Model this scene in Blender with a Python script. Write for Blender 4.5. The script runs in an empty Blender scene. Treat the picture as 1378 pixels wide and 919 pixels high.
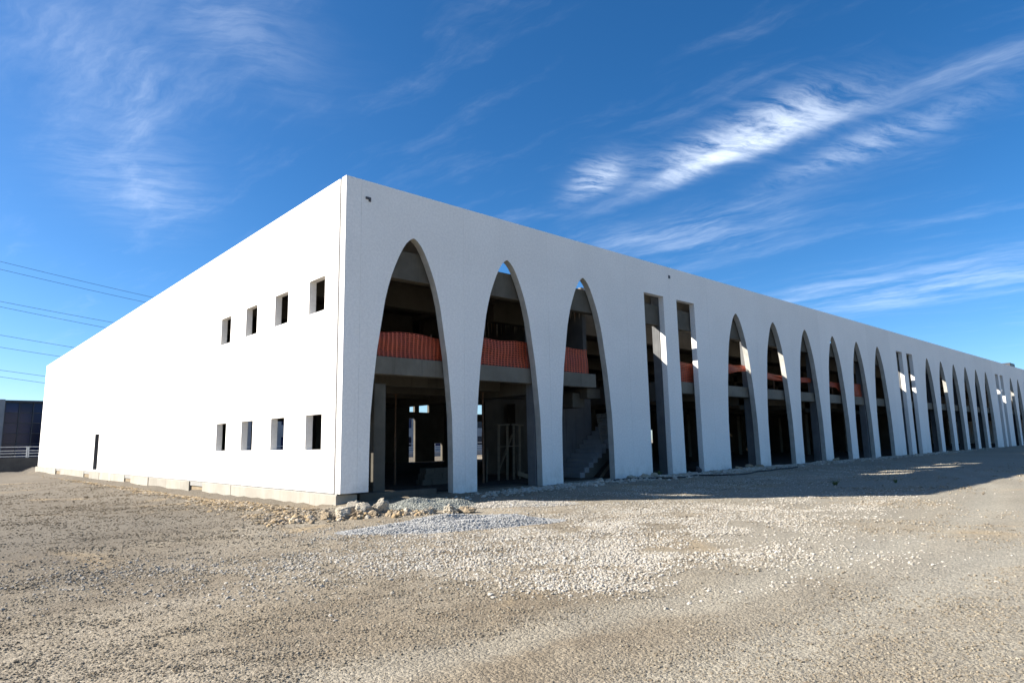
import bpy, bmesh, math, random
from mathutils import Matrix, Vector, noise as mnoise
import numpy as np

random.seed(7); np.random.seed(7)
scene = bpy.context.scene
COL = scene.collection
R = math.radians

# ------------------------------------------------------------------ camera
CAM = Vector((-8.6174, -16.2718, 1.2787))
YAW, PITCH, ROLL, FPX = 0.7444, 0.1538, -0.0196, 874.394
fwd = Vector((math.sin(YAW)*math.cos(PITCH), math.cos(YAW)*math.cos(PITCH), math.sin(PITCH)))
rgt0 = Vector((math.cos(YAW), -math.sin(YAW), 0)); up0 = rgt0.cross(fwd)
rgt = math.cos(ROLL)*rgt0 + math.sin(ROLL)*up0
upv = -math.sin(ROLL)*rgt0 + math.cos(ROLL)*up0
cd = bpy.data.cameras.new('camera'); cam = bpy.data.objects.new('camera', cd); COL.objects.link(cam)
m = Matrix((rgt, upv, -fwd)).transposed().to_4x4(); m.translation = CAM
cam.matrix_world = m
cd.sensor_width = 36; cd.lens = FPX/1378*36; cd.clip_start = 0.1; cd.clip_end = 12000
scene.camera = cam

# ------------------------------------------------------------------ light
SUN_EL = R(30.3); SUN_H = Vector((-0.744, 0.668, 0))
sdir = Vector((SUN_H.x*math.cos(SUN_EL), SUN_H.y*math.cos(SUN_EL), math.sin(SUN_EL)))
sl = bpy.data.lights.new('sun', 'SUN'); sl.energy = 4.1; sl.angle = R(0.5); sl.color = (1, .95, .87)
so = bpy.data.objects.new('sun', sl); COL.objects.link(so)
so.rotation_euler = sdir.to_track_quat('Z', 'Y').to_euler()
so.location = (-60, 60, 60)

vs = scene.view_settings
vs.view_transform = 'Standard'; vs.look = 'None'; vs.gamma = 1.0; vs.use_curve_mapping = False
vs.exposure = 1.7
scene.cycles.max_bounces = 6; scene.cycles.diffuse_bounces = 3; scene.cycles.glossy_bounces = 2; scene.cycles.transmission_bounces = 2

# ------------------------------------------------------------------ node helper
class NT:
    def __init__(s, nt): s.nt = nt
    def n(s, t, props=None, **inp):
        nd = s.nt.nodes.new(t)
        for k, v in (props or {}).items(): setattr(nd, k, v)
        for k, v in inp.items():
            k = k.replace('_', ' ')
            s.set(nd, k, v)
        return nd
    def set(s, nd, k, v):
        sock = nd.inputs[int(k[1:])] if k[0] == '#' else nd.inputs[k]
        if isinstance(v, bpy.types.NodeSocket): s.nt.links.new(v, sock)
        else: sock.default_value = v
    def math(s, op, a, b=0.0, c=None, clamp=False):
        nd = s.nt.nodes.new('ShaderNodeMath'); nd.operation = op; nd.use_clamp = clamp
        for i, v in enumerate((a, b) if c is None else (a, b, c)):
            if isinstance(v, bpy.types.NodeSocket): s.nt.links.new(v, nd.inputs[i])
            else: nd.inputs[i].default_value = v
        return nd.outputs[0]
    def mixc(s, f, a, b, bt='MIX'):
        nd = s.nt.nodes.new('ShaderNodeMix'); nd.data_type = 'RGBA'; nd.blend_type = bt
        for i, v in ((0, f), (6, a), (7, b)):
            if isinstance(v, bpy.types.NodeSocket): s.nt.links.new(v, nd.inputs[i])
            else: nd.inputs[i].default_value = (*v, 1) if isinstance(v, tuple) and len(v) == 3 else v
        return nd.outputs[2]
    def ramp(s, f, a, b, lo=0.0, hi=1.0):
        nd = s.nt.nodes.new('ShaderNodeMapRange'); nd.interpolation_type = 'SMOOTHSTEP'
        s.nt.links.new(f, nd.inputs[0])
        for i, v in enumerate((a, b, lo, hi)): nd.inputs[i+1].default_value = v
        return nd.outputs[0]
    def noise(s, vec, scale, detail=4, rough=.55, dist=0.0, out=0):
        nd = s.nt.nodes.new('ShaderNodeTexNoise')
        s.nt.links.new(vec, nd.inputs['Vector'])
        nd.inputs['Scale'].default_value = scale; nd.inputs['Detail'].default_value = detail
        nd.inputs['Roughness'].default_value = rough; nd.inputs['Distortion'].default_value = dist
        return nd.outputs[out]
    def mapping(s, vec, loc=(0,0,0), rot=(0,0,0), scale=(1,1,1)):
        nd = s.nt.nodes.new('ShaderNodeMapping'); s.nt.links.new(vec, nd.inputs[0])
        nd.inputs[1].default_value = loc; nd.inputs[2].default_value = rot; nd.inputs[3].default_value = scale
        return nd.outputs[0]

# ------------------------------------------------------------------ world: clear sky with cirrus
w = bpy.data.worlds.new('World'); scene.world = w; w.use_nodes = True
nt = w.node_tree; nt.nodes.clear(); N = NT(nt)
sky = N.n('ShaderNodeTexSky', dict(sky_type='NISHITA', sun_disc=False))
sky.sun_elevation = SUN_EL; sky.sun_rotation = math.atan2(SUN_H.x, SUN_H.y)
sky.altitude = 0; sky.air_density = 0.72; sky.dust_density = 0.5; sky.ozone_density = 4.0
hs = N.n('ShaderNodeHueSaturation', Hue=.499, Saturation=1.25, Value=0.58, Color=sky.outputs[0])
tc = N.n('ShaderNodeTexCoord')
sep = N.n('ShaderNodeSeparateXYZ', Vector=tc.outputs['Generated'])
zz = N.math('ADD', N.math('MAXIMUM', sep.outputs[2], 0.0), 0.12)
px = N.math('DIVIDE', sep.outputs[0], zz); py = N.math('DIVIDE', sep.outputs[1], zz)
P = N.n('ShaderNodeCombineXYZ', X=px, Y=py).outputs[0]
# warp for feathery shapes
wv = N.n('ShaderNodeVectorMath', dict(operation='SUBTRACT'))
nt.links.new(N.noise(P, 3.0, 4, .6, out=1), wv.inputs[0]); wv.inputs[1].default_value = (.5, .5, .5)
wv2 = N.n('ShaderNodeVectorMath', dict(operation='SCALE'), Scale=.14); nt.links.new(wv.outputs[0], wv2.inputs[0])
wa = N.n('ShaderNodeVectorMath', dict(operation='ADD')); nt.links.new(P, wa.inputs[0]); nt.links.new(wv2.outputs[0], wa.inputs[1])
PW = wa.outputs[0]
# fibres: fine ones that feather off across the wind, broad ones along it
F1 = N.noise(N.mapping(N.mapping(PW, rot=(0, 0, R(28))), scale=(6, 21, 1)), 1.0, 6, .66)
F2 = N.noise(N.mapping(N.mapping(PW, loc=(3, 1, 0), rot=(0, 0, R(-10))), scale=(6.5, 1.6, 1)), 1.0, 6, .64)
fine_ = N.ramp(F1, .30, .72); broad_ = N.ramp(F2, .34, .74)
veil = N.math('MULTIPLY', N.math('MULTIPLY', N.ramp(F2, .50, .88), N.math('MULTIPLY_ADD', fine_, .5, .5)), .10)
# individual cloud streaks in the cloud plane: centre x, centre y, rotation, half width, half length, strength, fine/broad
def streak(cx, cy, rot, hw, hl, s, fib):
    q = N.mapping(N.mapping(N.mapping(PW, loc=(-cx, -cy, 0)), rot=(0, 0, R(rot))), scale=(1/hw, 1/hl, 1))
    e = N.math('EXPONENT', N.math('MULTIPLY', N.n('ShaderNodeVectorMath', dict(operation='DOT_PRODUCT'), **{'#0': q, '#1': q}).outputs['Value'], -1.0))
    return N.math('MULTIPLY', N.math('MULTIPLY', e, fib), s)
full_ = N.math('MULTIPLY_ADD', fine_, .75, .25)
cl = veil
for a in [(1.585, .84, -2, .042, .21, .80, full_), (1.53, .74, -2, .085, .20, .75, fine_), (1.60, .90, -2, .035, .34, .30, broad_), (1.85, 1.25, -4, .10, .45, .16, broad_),
          (1.42, 1.16, 20, .06, .11, .55, fine_), (1.63, .24, -4, .04, .20, .14, broad_),
          (1.80, .55, 6, .07, .24, .26, fine_), (2.05, 1.16, -8, .18, .34, .20, broad_),
          (3.05, .80, -10, .26, .60, .30, broad_), (.36, 1.78, 13, .04, .40, .20, broad_),
          (.40, 1.98, 20, .15, .28, .15, full_), (.16, 1.48, 50, .20, .26, .13, broad_),
          (.37, 1.20, 60, .12, .22, .12, full_), (-.9, 1.1, 10, .25, .9, .45, broad_),
          (.5, -1.4, 4, .3, .9, .5, full_), (-1.6, -.6, 20, .3, .8, .45, broad_)]:
    cl = N.math('ADD', cl, streak(*a))
cl = N.math('SUBTRACT', 1.0, N.math('EXPONENT', N.math('MULTIPLY', cl, -1.15)))
cl = N.math('MULTIPLY', cl, N.ramp(sep.outputs[2], -.01, .06))
skc = N.mixc(cl, hs.outputs[0], (4.6, 5.0, 5.5))
w.cycles.sampling_method = 'MANUAL'; w.cycles.sample_map_resolution = 512
bg = N.n('ShaderNodeBackground', Color=skc, Strength=0.10)
out = N.n('ShaderNodeOutputWorld', Surface=bg.outputs[0])

# ------------------------------------------------------------------ materials
def newmat(name):
    mt = bpy.data.materials.new(name); mt.use_nodes = True
    t = mt.node_tree; t.nodes.clear(); N = NT(t)
    o = N.n('ShaderNodeOutputMaterial'); b = N.n('ShaderNodeBsdfPrincipled')
    t.links.new(b.outputs[0], o.inputs[0])
    co = N.n('ShaderNodeTexCoord').outputs['Object']
    return mt, N, b, co

def simple(name, c1, c2, scale=3.0, rough=.85, bump=.0, bscale=40, bdist=.01, detail=5, spec=.3, metal=0.0, stretch=(1,1,1), rnd=.0):
    mt, N, b, co = newmat(name)
    v = N.mapping(co, scale=stretch)
    f = N.ramp(N.noise(v, scale, detail, .6), .3, .7)
    c = N.mixc(f, c1, c2)
    if rnd:
        oi = N.n('ShaderNodeObjectInfo')
        k = N.math('MULTIPLY_ADD', oi.outputs['Random'], 2*rnd, 1-rnd)
        cc = N.n('ShaderNodeCombineColor', Red=k, Green=k, Blue=k)
        c = N.mixc(1.0, c, cc.outputs[0], 'MULTIPLY')
    N.set(b, 'Base Color', c); b.inputs['Roughness'].default_value = rough
    b.inputs['Specular IOR Level'].default_value = spec; b.inputs['Metallic'].default_value = metal
    if bump:
        bp = N.n('ShaderNodeBump', Strength=bump, Distance=bdist, Height=N.noise(co, bscale, 6, .65))
        N.set(b, 'Normal', bp.outputs[0])
    return mt

def plaster():
    mt, N, b, co = newmat('white_plaster')
    big = N.ramp(N.noise(co, .35, 5, .6), .35, .7)
    c = N.mixc(big, (.90, .865, .81), (.855, .82, .765))
    grain = N.ramp(N.noise(co, 13, 3, .8), .36, .66)          # rough-cast grain
    c = N.mixc(grain, N.mixc(1, c, (.90, .90, .905), 'MULTIPLY'), c)
    # rain streaks with their own shape, running down from the coping
    v = N.mapping(co, scale=(3.2, 3.2, .10))
    stv = N.ramp(N.noise(v, 1.3, 6, .65), .60, .82)
    c = N.mixc(N.math('MULTIPLY', stv, .24), c, (.55, .54, .51))
    sp = N.n('ShaderNodeSeparateXYZ', Vector=co)
    # splash dirt along the foot
    dirt = N.math('MULTIPLY', N.ramp(sp.outputs[2], .75, -.2), N.ramp(N.noise(co, 2.2, 6, .7), .38, .72))
    c = N.mixc(N.math('MULTIPLY', dirt, .45), c, (.52, .46, .38))
    oi = N.n('ShaderNodeObjectInfo')
    k = N.math('MULTIPLY_ADD', oi.outputs['Random'], .05, .955)
    c = N.mixc(1.0, c, N.n('ShaderNodeCombineColor', Red=k, Green=k, Blue=k).outputs[0], 'MULTIPLY')
    N.set(b, 'Base Color', c); b.inputs['Roughness'].default_value = .92; b.inputs['Specular IOR Level'].default_value = .15
    h = N.math('ADD', N.math('MULTIPLY', N.noise(co, 28, 5, .7), 1.0), N.math('MULTIPLY', N.noise(co, 1.2, 3, .5), 1.4))
    bp = N.n('ShaderNodeBump', Strength=.35, Distance=.012, Height=h); N.set(b, 'Normal', bp.outputs[0])
    return mt

def concrete(name, a, c_, streaky=.5):
    mt, N, b, co = newmat(name)
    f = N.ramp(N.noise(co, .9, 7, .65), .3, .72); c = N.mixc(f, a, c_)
    v = N.mapping(co, scale=(4, 4, .25)); s = N.ramp(N.noise(v, 1.6, 6, .7), .52, .78)
    c = N.mixc(N.math('MULTIPLY', s, streaky), c, tuple(x*.45 for x in a))
    pit = N.ramp(N.noise(co, 34, 3, .6), .62, .75); c = N.mixc(N.math('MULTIPLY', pit, .3), c, tuple(x*.5 for x in a))
    oi = N.n('ShaderNodeObjectInfo'); k = N.math('MULTIPLY_ADD', oi.outputs['Random'], .2, .88)
    c = N.mixc(1.0, c, N.n('ShaderNodeCombineColor', Red=k, Green=k, Blue=k).outputs[0], 'MULTIPLY')
    N.set(b, 'Base Color', c); b.inputs['Roughness'].default_value = .9; b.inputs['Specular IOR Level'].default_value = .2
    bp = N.n('ShaderNodeBump', Strength=.4, Distance=.01, Height=N.noise(co, 14, 6, .7)); N.set(b, 'Normal', bp.outputs[0])
    return mt

def ground_mat():
    mt, N, b, co = newmat('gravel_ground')
    big = N.noise(co, .16, 6, .62, .6); mid = N.noise(co, .7, 6, .65, .4); fine = N.noise(co, 9, 6, .75)
    sp = N.n('ShaderNodeSeparateXYZ', Vector=co)
    dirt = N.mixc(N.ramp(mid, .32, .68), (.172, .136, .092), (.23, .19, .134))
    c = N.mixc(N.ramp(big, .40, .62), dirt, (.29, .25, .19))
    # stonier, greyer soil at left with painted vignette; dusty lime-pale ground before the arcade
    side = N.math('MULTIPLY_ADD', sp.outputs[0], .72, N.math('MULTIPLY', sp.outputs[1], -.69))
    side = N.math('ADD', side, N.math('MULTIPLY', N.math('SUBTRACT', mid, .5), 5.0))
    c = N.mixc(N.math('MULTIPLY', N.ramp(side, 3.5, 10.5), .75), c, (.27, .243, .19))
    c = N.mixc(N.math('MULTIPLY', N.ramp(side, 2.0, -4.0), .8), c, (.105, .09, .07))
    # ochre earth patches
    oc = N.ramp(N.noise(N.mapping(co, loc=(7, 3, 0)), .33, 5, .6, .5), .56, .72)
    c = N.mixc(N.math('MULTIPLY', oc, .55), c, (.36, .26, .14))
    # compacted paler dust on the wheel track
    xx = N.math('SUBTRACT', sp.outputs[0], 2.0)
    cv = N.math('MULTIPLY', N.math('MULTIPLY', xx, xx), N.math('MULTIPLY_ADD', N.math('GREATER_THAN', xx, 0.0), .0048, .0072))
    td = N.math('SUBTRACT', sp.outputs[1], N.math('ADD', N.math('ADD', cv, -13.3), N.math('MULTIPLY', sp.outputs[0], -.05)))
    td = N.math('ADD', td, N.math('MULTIPLY', N.math('SUBTRACT', mid, .5), 1.6))
    rut = N.ramp(N.math('ABSOLUTE', N.math('SUBTRACT', N.math('ABSOLUTE', td), .75)), .55, .1)
    c = N.mixc(N.math('MULTIPLY', rut, N.math('MULTIPLY', N.ramp(sp.outputs[0], -9, -6), .45)), c, (.31, .283, .225))
    # crushed stone, two sizes
    def stones(scale, lo, hi):
        vo = N.n('ShaderNodeTexVoronoi', dict(feature='F1'), Vector=co, Scale=scale, Randomness=1.0)
        return vo.outputs['Distance'], vo.outputs['Color']
    d1, c1 = stones(34, 0, 0); d2, c2 = stones(75, 0, 0)
    g1 = N.n('ShaderNodeSeparateColor', Color=c1).outputs[0]; g2 = N.n('ShaderNodeSeparateColor', Color=c2).outputs[1]
    k = N.math('MULTIPLY_ADD', g1, .42, .79); c = N.mixc(1, c, N.n('ShaderNodeCombineColor', Red=k, Green=k, Blue=k).outputs[0], 'MULTIPLY')
    k = N.math('MULTIPLY_ADD', g2, .36, .82); c = N.mixc(1, c, N.n('ShaderNodeCombineColor', Red=k, Green=k, Blue=k).outputs[0], 'MULTIPLY')
    c = N.mixc(N.math('MULTIPLY', N.ramp(fine, .6, .8), .5), c, (.50, .46, .39))
    N.set(b, 'Base Color', c); b.inputs['Roughness'].default_value = .95; b.inputs['Specular IOR Level'].default_value = .15
    h = N.math('ADD', N.math('MULTIPLY', d1, -.55), N.math('ADD', N.math('MULTIPLY', d2, -.3), N.math('MULTIPLY', fine, .8)))
    bp = N.n('ShaderNodeBump', Strength=.9, Distance=.02, Height=h); N.set(b, 'Normal', bp.outputs[0])
    return mt

def stone_mat(name, cols, rough=.9, dark_side=0.0):
    mt, N, b, co = newmat(name)
    oi = N.n('ShaderNodeObjectInfo')
    cr = N.n('ShaderNodeValToRGB', Fac=oi.outputs['Random']); e = cr.color_ramp.elements
    while len(e) < len(cols): e.new(.5)
    for i, cc in enumerate(cols): e[i].position = i/(len(cols)-1); e[i].color = (*cc, 1)
    f = N.ramp(N.noise(co, 2.5, 5, .7), .3, .7)
    c = N.mixc(f, N.mixc(1, cr.outputs[0], (.78, .77, .75), 'MULTIPLY'), cr.outputs[0])
    if dark_side:      # far-left stones: greyer kind, plus vignette darkening put into their colour
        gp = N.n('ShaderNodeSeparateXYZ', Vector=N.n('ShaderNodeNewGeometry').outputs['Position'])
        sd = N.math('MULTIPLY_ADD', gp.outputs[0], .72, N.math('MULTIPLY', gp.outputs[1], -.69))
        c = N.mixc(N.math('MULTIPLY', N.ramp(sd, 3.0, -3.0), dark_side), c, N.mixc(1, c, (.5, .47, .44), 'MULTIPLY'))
    N.set(b, 'Base Color', c); b.inputs['Roughness'].default_value = rough; b.inputs['Specular IOR Level'].default_value = .15
    bp = N.n('ShaderNodeBump', Strength=.5, Distance=.05, Height=N.noise(co, 6, 6, .7)); N.set(b, 'Normal', bp.outputs[0])
    return mt

M = dict(
    plaster=plaster(),
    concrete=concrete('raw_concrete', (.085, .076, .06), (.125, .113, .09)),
    beamc=concrete('beam_concrete', (.14, .127, .10), (.195, .178, .145), .55),
    corec=concrete('stained_concrete', (.125, .127, .128), (.18, .18, .178), .85),
    stairc=concrete('stair_concrete', (.20, .205, .21), (.27, .27, .27), .4),
    plinth=concrete('plinth_concrete', (.29, .262, .215), (.37, .34, .285), .4),
    plinthb=concrete('earthy_plinth', (.22, .165, .10), (.29, .23, .155), .3),
    reveal=simple('bare_reveal_concrete', (.40, .385, .34), (.50, .485, .44), 3, .92, bump=.3, bscale=25),
    earth=simple('shade_dark_earth', (.035, .031, .026), (.06, .052, .042), 1.5, .95, bump=.8, bscale=9, bdist=.05),  # earth made near black, interior shade put into its colour
    joint=simple('joint_mortar', (.24, .23, .21), (.30, .29, .27), 6, bump=.3),
    net=simple('orange_net', (.43, .078, .030), (.35, .058, .024), 2, .6, spec=.4),
    wood=simple('site_timber', (.14, .11, .075), (.20, .155, .10), 5, .8, bump=.3, stretch=(1, 1, 6)),
    rebar=simple('rusty_steel', (.12, .07, .045), (.20, .11, .06), 12, .8),
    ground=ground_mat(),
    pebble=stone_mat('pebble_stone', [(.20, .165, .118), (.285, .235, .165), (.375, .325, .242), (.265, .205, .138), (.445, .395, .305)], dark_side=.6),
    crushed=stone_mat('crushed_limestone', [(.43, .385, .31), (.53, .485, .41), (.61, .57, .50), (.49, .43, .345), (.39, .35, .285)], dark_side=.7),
    bluegrey=stone_mat('grey_chippings', [(.40, .39, .37), (.50, .49, .465), (.44, .425, .40), (.58, .57, .54)]),
    greengrey=stone_mat('dark_chippings', [(.24, .25, .22), (.33, .335, .29), (.40, .40, .35), (.28, .28, .25)]),
    soil=stone_mat('soil_clods', [(.38, .27, .15), (.46, .35, .21), (.34, .27, .19), (.50, .44, .35)]),
    heapb=simple('grey_chipping_bed', (.38, .37, .35), (.48, .47, .445), 30, .95, bump=.8, bscale=60, bdist=.02),
    heapg=simple('dark_chipping_bed', (.24, .25, .22), (.36, .36, .31), 30, .95, bump=.8, bscale=60, bdist=.02),
    rubber=simple('black_rubber', (.015, .015, .016), (.025, .025, .025), 5, .6),
    railing=simple('white_railing_paint', (.70, .71, .70), (.60, .61, .60), 8, .5),
    darkwall=concrete('dark_render', (.085, .08, .075), (.12, .115, .105), .3),
    palewall=concrete('pale_render', (.42, .40, .37), (.5, .48, .45), .3),
    greywall=concrete('grey_render', (.30, .30, .30), (.36, .36, .36), .25),
    leaf=simple('weed_leaf', (.07, .10, .03), (.12, .13, .05), 9, .8),
    wire=simple('cable_black', (.02, .02, .025), (.03, .03, .035), 5, .6),
    metal=simple('dark_metal', (.05, .05, .055), (.08, .08, .085), 9, .5),
    frame=simple('window_frame_grey', (.05, .055, .065), (.07, .075, .085), 9, .5),
)
def streaked():
    mt, N, b, co = newmat('rust_streaked_concrete')
    sp = N.n('ShaderNodeSeparateXYZ', Vector=co)
    s1 = N.ramp(N.noise(N.mapping(co, scale=(9, 9, .35)), 1.0, 4, .6), .50, .60)
    s2 = N.ramp(N.noise(N.mapping(co, loc=(4, 2, 0), scale=(7, 7, .3)), 1.0, 4, .6), .52, .62)
    hgt = N.ramp(N.math('ADD', sp.outputs[2], N.math('MULTIPLY', N.noise(N.mapping(co, scale=(6, 6, .01)), 1.0, 3), 1.2)), 6.7, 7.1)
    c = N.mixc(N.ramp(N.noise(co, 1.2, 6), .3, .7), (.05, .05, .05), (.09, .088, .08))
    c = N.mixc(N.math('MULTIPLY', s1, hgt), c, (.62, .58, .50)); c = N.mixc(N.math('MULTIPLY', s2, hgt), c, (.30, .15, .07))
    N.set(b, 'Base Color', c); b.inputs['Roughness'].default_value = .9
    return mt
M['streaked'] = streaked()
def glass_mat(name, c, rough=.12):
    mt, N, b, co = newmat(name)
    oi = N.n('ShaderNodeObjectInfo')
    k = N.math('MULTIPLY_ADD', oi.outputs['Random'], 1.4, .3)
    N.set(b, 'Base Color', N.mixc(1, c, N.n('ShaderNodeCombineColor', Red=k, Green=k, Blue=k).outputs[0], 'MULTIPLY'))
    b.inputs['Roughness'].default_value = rough; b.inputs['Specular IOR Level'].default_value = .16
    return mt
M['glass'] = glass_mat('tinted_glass', (.006, .018, .06))

# ------------------------------------------------------------------ mesh helpers
def link(name, me, mat, parent=None):
    o = bpy.data.objects.new(name, me); COL.objects.link(o)
    if mat: me.materials.append(mat)
    if parent: o.parent = parent
    return o
def from_bm(name, bm, mat, parent=None, smooth=False):
    bmesh.ops.recalc_face_normals(bm, faces=bm.faces)
    me = bpy.data.meshes.new(name); bm.to_mesh(me); bm.free()
    if smooth:
        for p in me.polygons: p.use_smooth = True
    return link(name, me, mat, parent)
def tag(o, label, cat, group=None):
    o['label'] = label; o['category'] = cat
    if group: o['group'] = group
    return o
def empty(name, loc=(0, 0, 0)):
    o = bpy.data.objects.new(name, None); COL.objects.link(o); o.location = loc; o.empty_display_size = .3
    return o
def add_box(bm, x0, x1, y0, y1, z0, z1):
    vs_ = [bm.verts.new((x, y, z)) for z in (z0, z1) for y in (y0, y1) for x in (x0, x1)]
    for f in ((0, 2, 3, 1), (4, 5, 7, 6), (0, 1, 5, 4), (2, 6, 7, 3), (0, 4, 6, 2), (1, 3, 7, 5)):
        bm.faces.new([vs_[i] for i in f])
def box(name, x0, x1, y0, y1, z0, z1, mat, parent=None, bevel=0.0, jit=0.0):
    bm = bmesh.new(); add_box(bm, x0, x1, y0, y1, z0, z1)
    if bevel: bmesh.ops.bevel(bm, geom=bm.edges[:], offset=bevel, segments=1, affect='EDGES')
    if jit:
        for v in bm.verts: v.co += Vector((random.uniform(-jit, jit), random.uniform(-jit, jit), random.uniform(-jit, jit)))
    return from_bm(name, bm, mat, parent)
def bar(bm, p, q, wx, wy, roll=0.0):
    """rectangular bar between two points"""
    p, q = Vector(p), Vector(q); d = (q-p); L = d.length
    rot = d.to_track_quat('Z', 'Y').to_matrix().to_4x4() @ Matrix.Rotation(roll, 4, 'Z')
    mt = Matrix.Translation(p) @ rot
    vs_ = [bm.verts.new(mt @ Vector((x*wx/2, y*wy/2, z*L))) for z in (0, 1) for y in (-1, 1) for x in (-1, 1)]
    for f in ((0, 2, 3, 1), (4, 5, 7, 6), (0, 1, 5, 4), (2, 6, 7, 3), (0, 4, 6, 2), (1, 3, 7, 5)):
        bm.faces.new([vs_[i] for i in f])
def barobj(name, p, q, wx, wy, mat, parent=None, roll=0.0):
    bm = bmesh.new(); bar(bm, p, q, wx, wy, roll); return from_bm(name, bm, mat, parent)
def tube(name, pts, r, mat, parent=None, seg=6):
    bm = bmesh.new(); rings = []
    pts = [Vector(p) for p in pts]
    for i, p in enumerate(pts):
        t = (pts[min(i+1, len(pts)-1)] - pts[max(i-1, 0)]).normalized()
        a = t.orthogonal().normalized() if abs(t.z) > .95 else t.cross(Vector((0, 0, 1))).normalized()
        b2 = t.cross(a)
        rings.append([bm.verts.new(p + r*(math.cos(k*2*math.pi/seg)*a + math.sin(k*2*math.pi/seg)*b2)) for k in range(seg)])
    for a, b2 in zip(rings, rings[1:]):
        for k in range(seg): bm.faces.new((a[k], a[(k+1) % seg], b2[(k+1) % seg], b2[k]))
    bm.faces.new(rings[0]); bm.faces.new(rings[-1])
    return from_bm(name, bm, mat, parent, True)
def cellwall(name, us, zs, holes, fn, t, mat, parent):
    """wall in plane of u,z with rectangular holes; fn(u,z,d) -> point, d = 0 front .. t back"""
    us = sorted(set(us) | {v for h in holes for v in h[:2]}); zs = sorted(set(zs) | {v for h in holes for v in h[2:]})
    us = [u for u in us if min(us) <= u <= max(us)]
    nu, nz = len(us)-1, len(zs)-1
    def solid(i, j):
        if not (0 <= i < nu and 0 <= j < nz): return False
        cu, cz = (us[i]+us[i+1])/2, (zs[j]+zs[j+1])/2
        return not any(h[0] < cu < h[1] and h[2] < cz < h[3] for h in holes)
    bm = bmesh.new(); V = {}
    def v(i, j, d):
        k = (i, j, d)
        if k not in V: V[k] = bm.verts.new(fn(us[i], zs[j], d*t))
        return V[k]
    for i in range(nu):
        for j in range(nz):
            if not solid(i, j): continue
            for d in (0, 1): bm.faces.new((v(i, j, d), v(i+1, j, d), v(i+1, j+1, d), v(i, j+1, d)))
            if not solid(i-1, j): bm.faces.new((v(i, j, 0), v(i, j, 1), v(i, j+1, 1), v(i, j+1, 0)))
            if not solid(i+1, j): bm.faces.new((v(i+1, j, 0), v(i+1, j, 1), v(i+1, j+1, 1), v(i+1, j+1, 0)))
            if not solid(i, j-1): bm.faces.new((v(i, j, 0), v(i, j, 1), v(i+1, j, 1), v(i+1, j, 0)))
            if not solid(i, j+1): bm.faces.new((v(i, j+1, 0), v(i, j+1, 1), v(i+1, j+1, 1), v(i+1, j+1, 0)))
    return from_bm(name, bm, mat, parent)
def arch_panel(name, xa, xb, c, prof, zl, zr, top, t, mat, parent):
    """wall panel with a pointed opening: strips left and right of the opening, closed above its apex"""
    bm = bmesh.new()
    L = [(c-prof[0][0], zl)]+[(c-w_, z) for w_, z in prof[:-1] if z > zl+.01]
    Rr = [(c+prof[0][0], zr)]+[(c+w_, z) for w_, z in prof[:-1] if z > zr+.01]
    za = prof[-1][1]
    def mk(y):
        d = dict(li=[bm.verts.new((x, y, z)) for x, z in L], lo=[bm.verts.new((xa, y, z)) for x, z in L],
                 ri=[bm.verts.new((x, y, z)) for x, z in Rr], ro=[bm.verts.new((xb, y, z)) for x, z in Rr])
        ap = bm.verts.new((c, y, za)); d['li'].append(ap); d['ri'].append(ap)
        d['lo'].append(bm.verts.new((xa, y, za))); d['ro'].append(bm.verts.new((xb, y, za)))
        d['t'] = [bm.verts.new((x, y, top)) for x in (xa, c, xb)]
        for i, o in (('li', 'lo'), ('ri', 'ro')):
            for k in range(len(d[i])-1): bm.faces.new((d[o][k], d[i][k], d[i][k+1], d[o][k+1]))
        bm.faces.new((d['lo'][-1], ap, d['t'][1], d['t'][0])); bm.faces.new((ap, d['ro'][-1], d['t'][2], d['t'][1]))
        return d
    f, k_ = mk(0.0), mk(t)
    def sides(p, q):
        for k in range(len(p)-1): bm.faces.new((p[k], p[k+1], q[k+1], q[k]))
    n0 = len(bm.faces)
    sides(f['li'], k_['li']); sides(f['ri'], k_['ri'])
    bm.faces.ensure_lookup_table()
    for q in bm.faces[n0:]: q.material_index = 1
    sides(f['lo']+[f['t'][0]], k_['lo']+[k_['t'][0]]); sides(f['ro']+[f['t'][2]], k_['ro']+[k_['t'][2]]); sides(f['t'], k_['t'])
    for i, o in (('li', 'lo'), ('ri', 'ro')): bm.faces.new((f[i][0], f[o][0], k_[o][0], k_[i][0]))
    o = from_bm(name, bm, mat, parent); o.data.materials.append(M['reveal']); return o
def copy_tree(o, parent=None):
    c = o.copy(); COL.objects.link(c); c.parent = parent
    for ch in list(o.children): copy_tree(ch, c)
    return c

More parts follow.
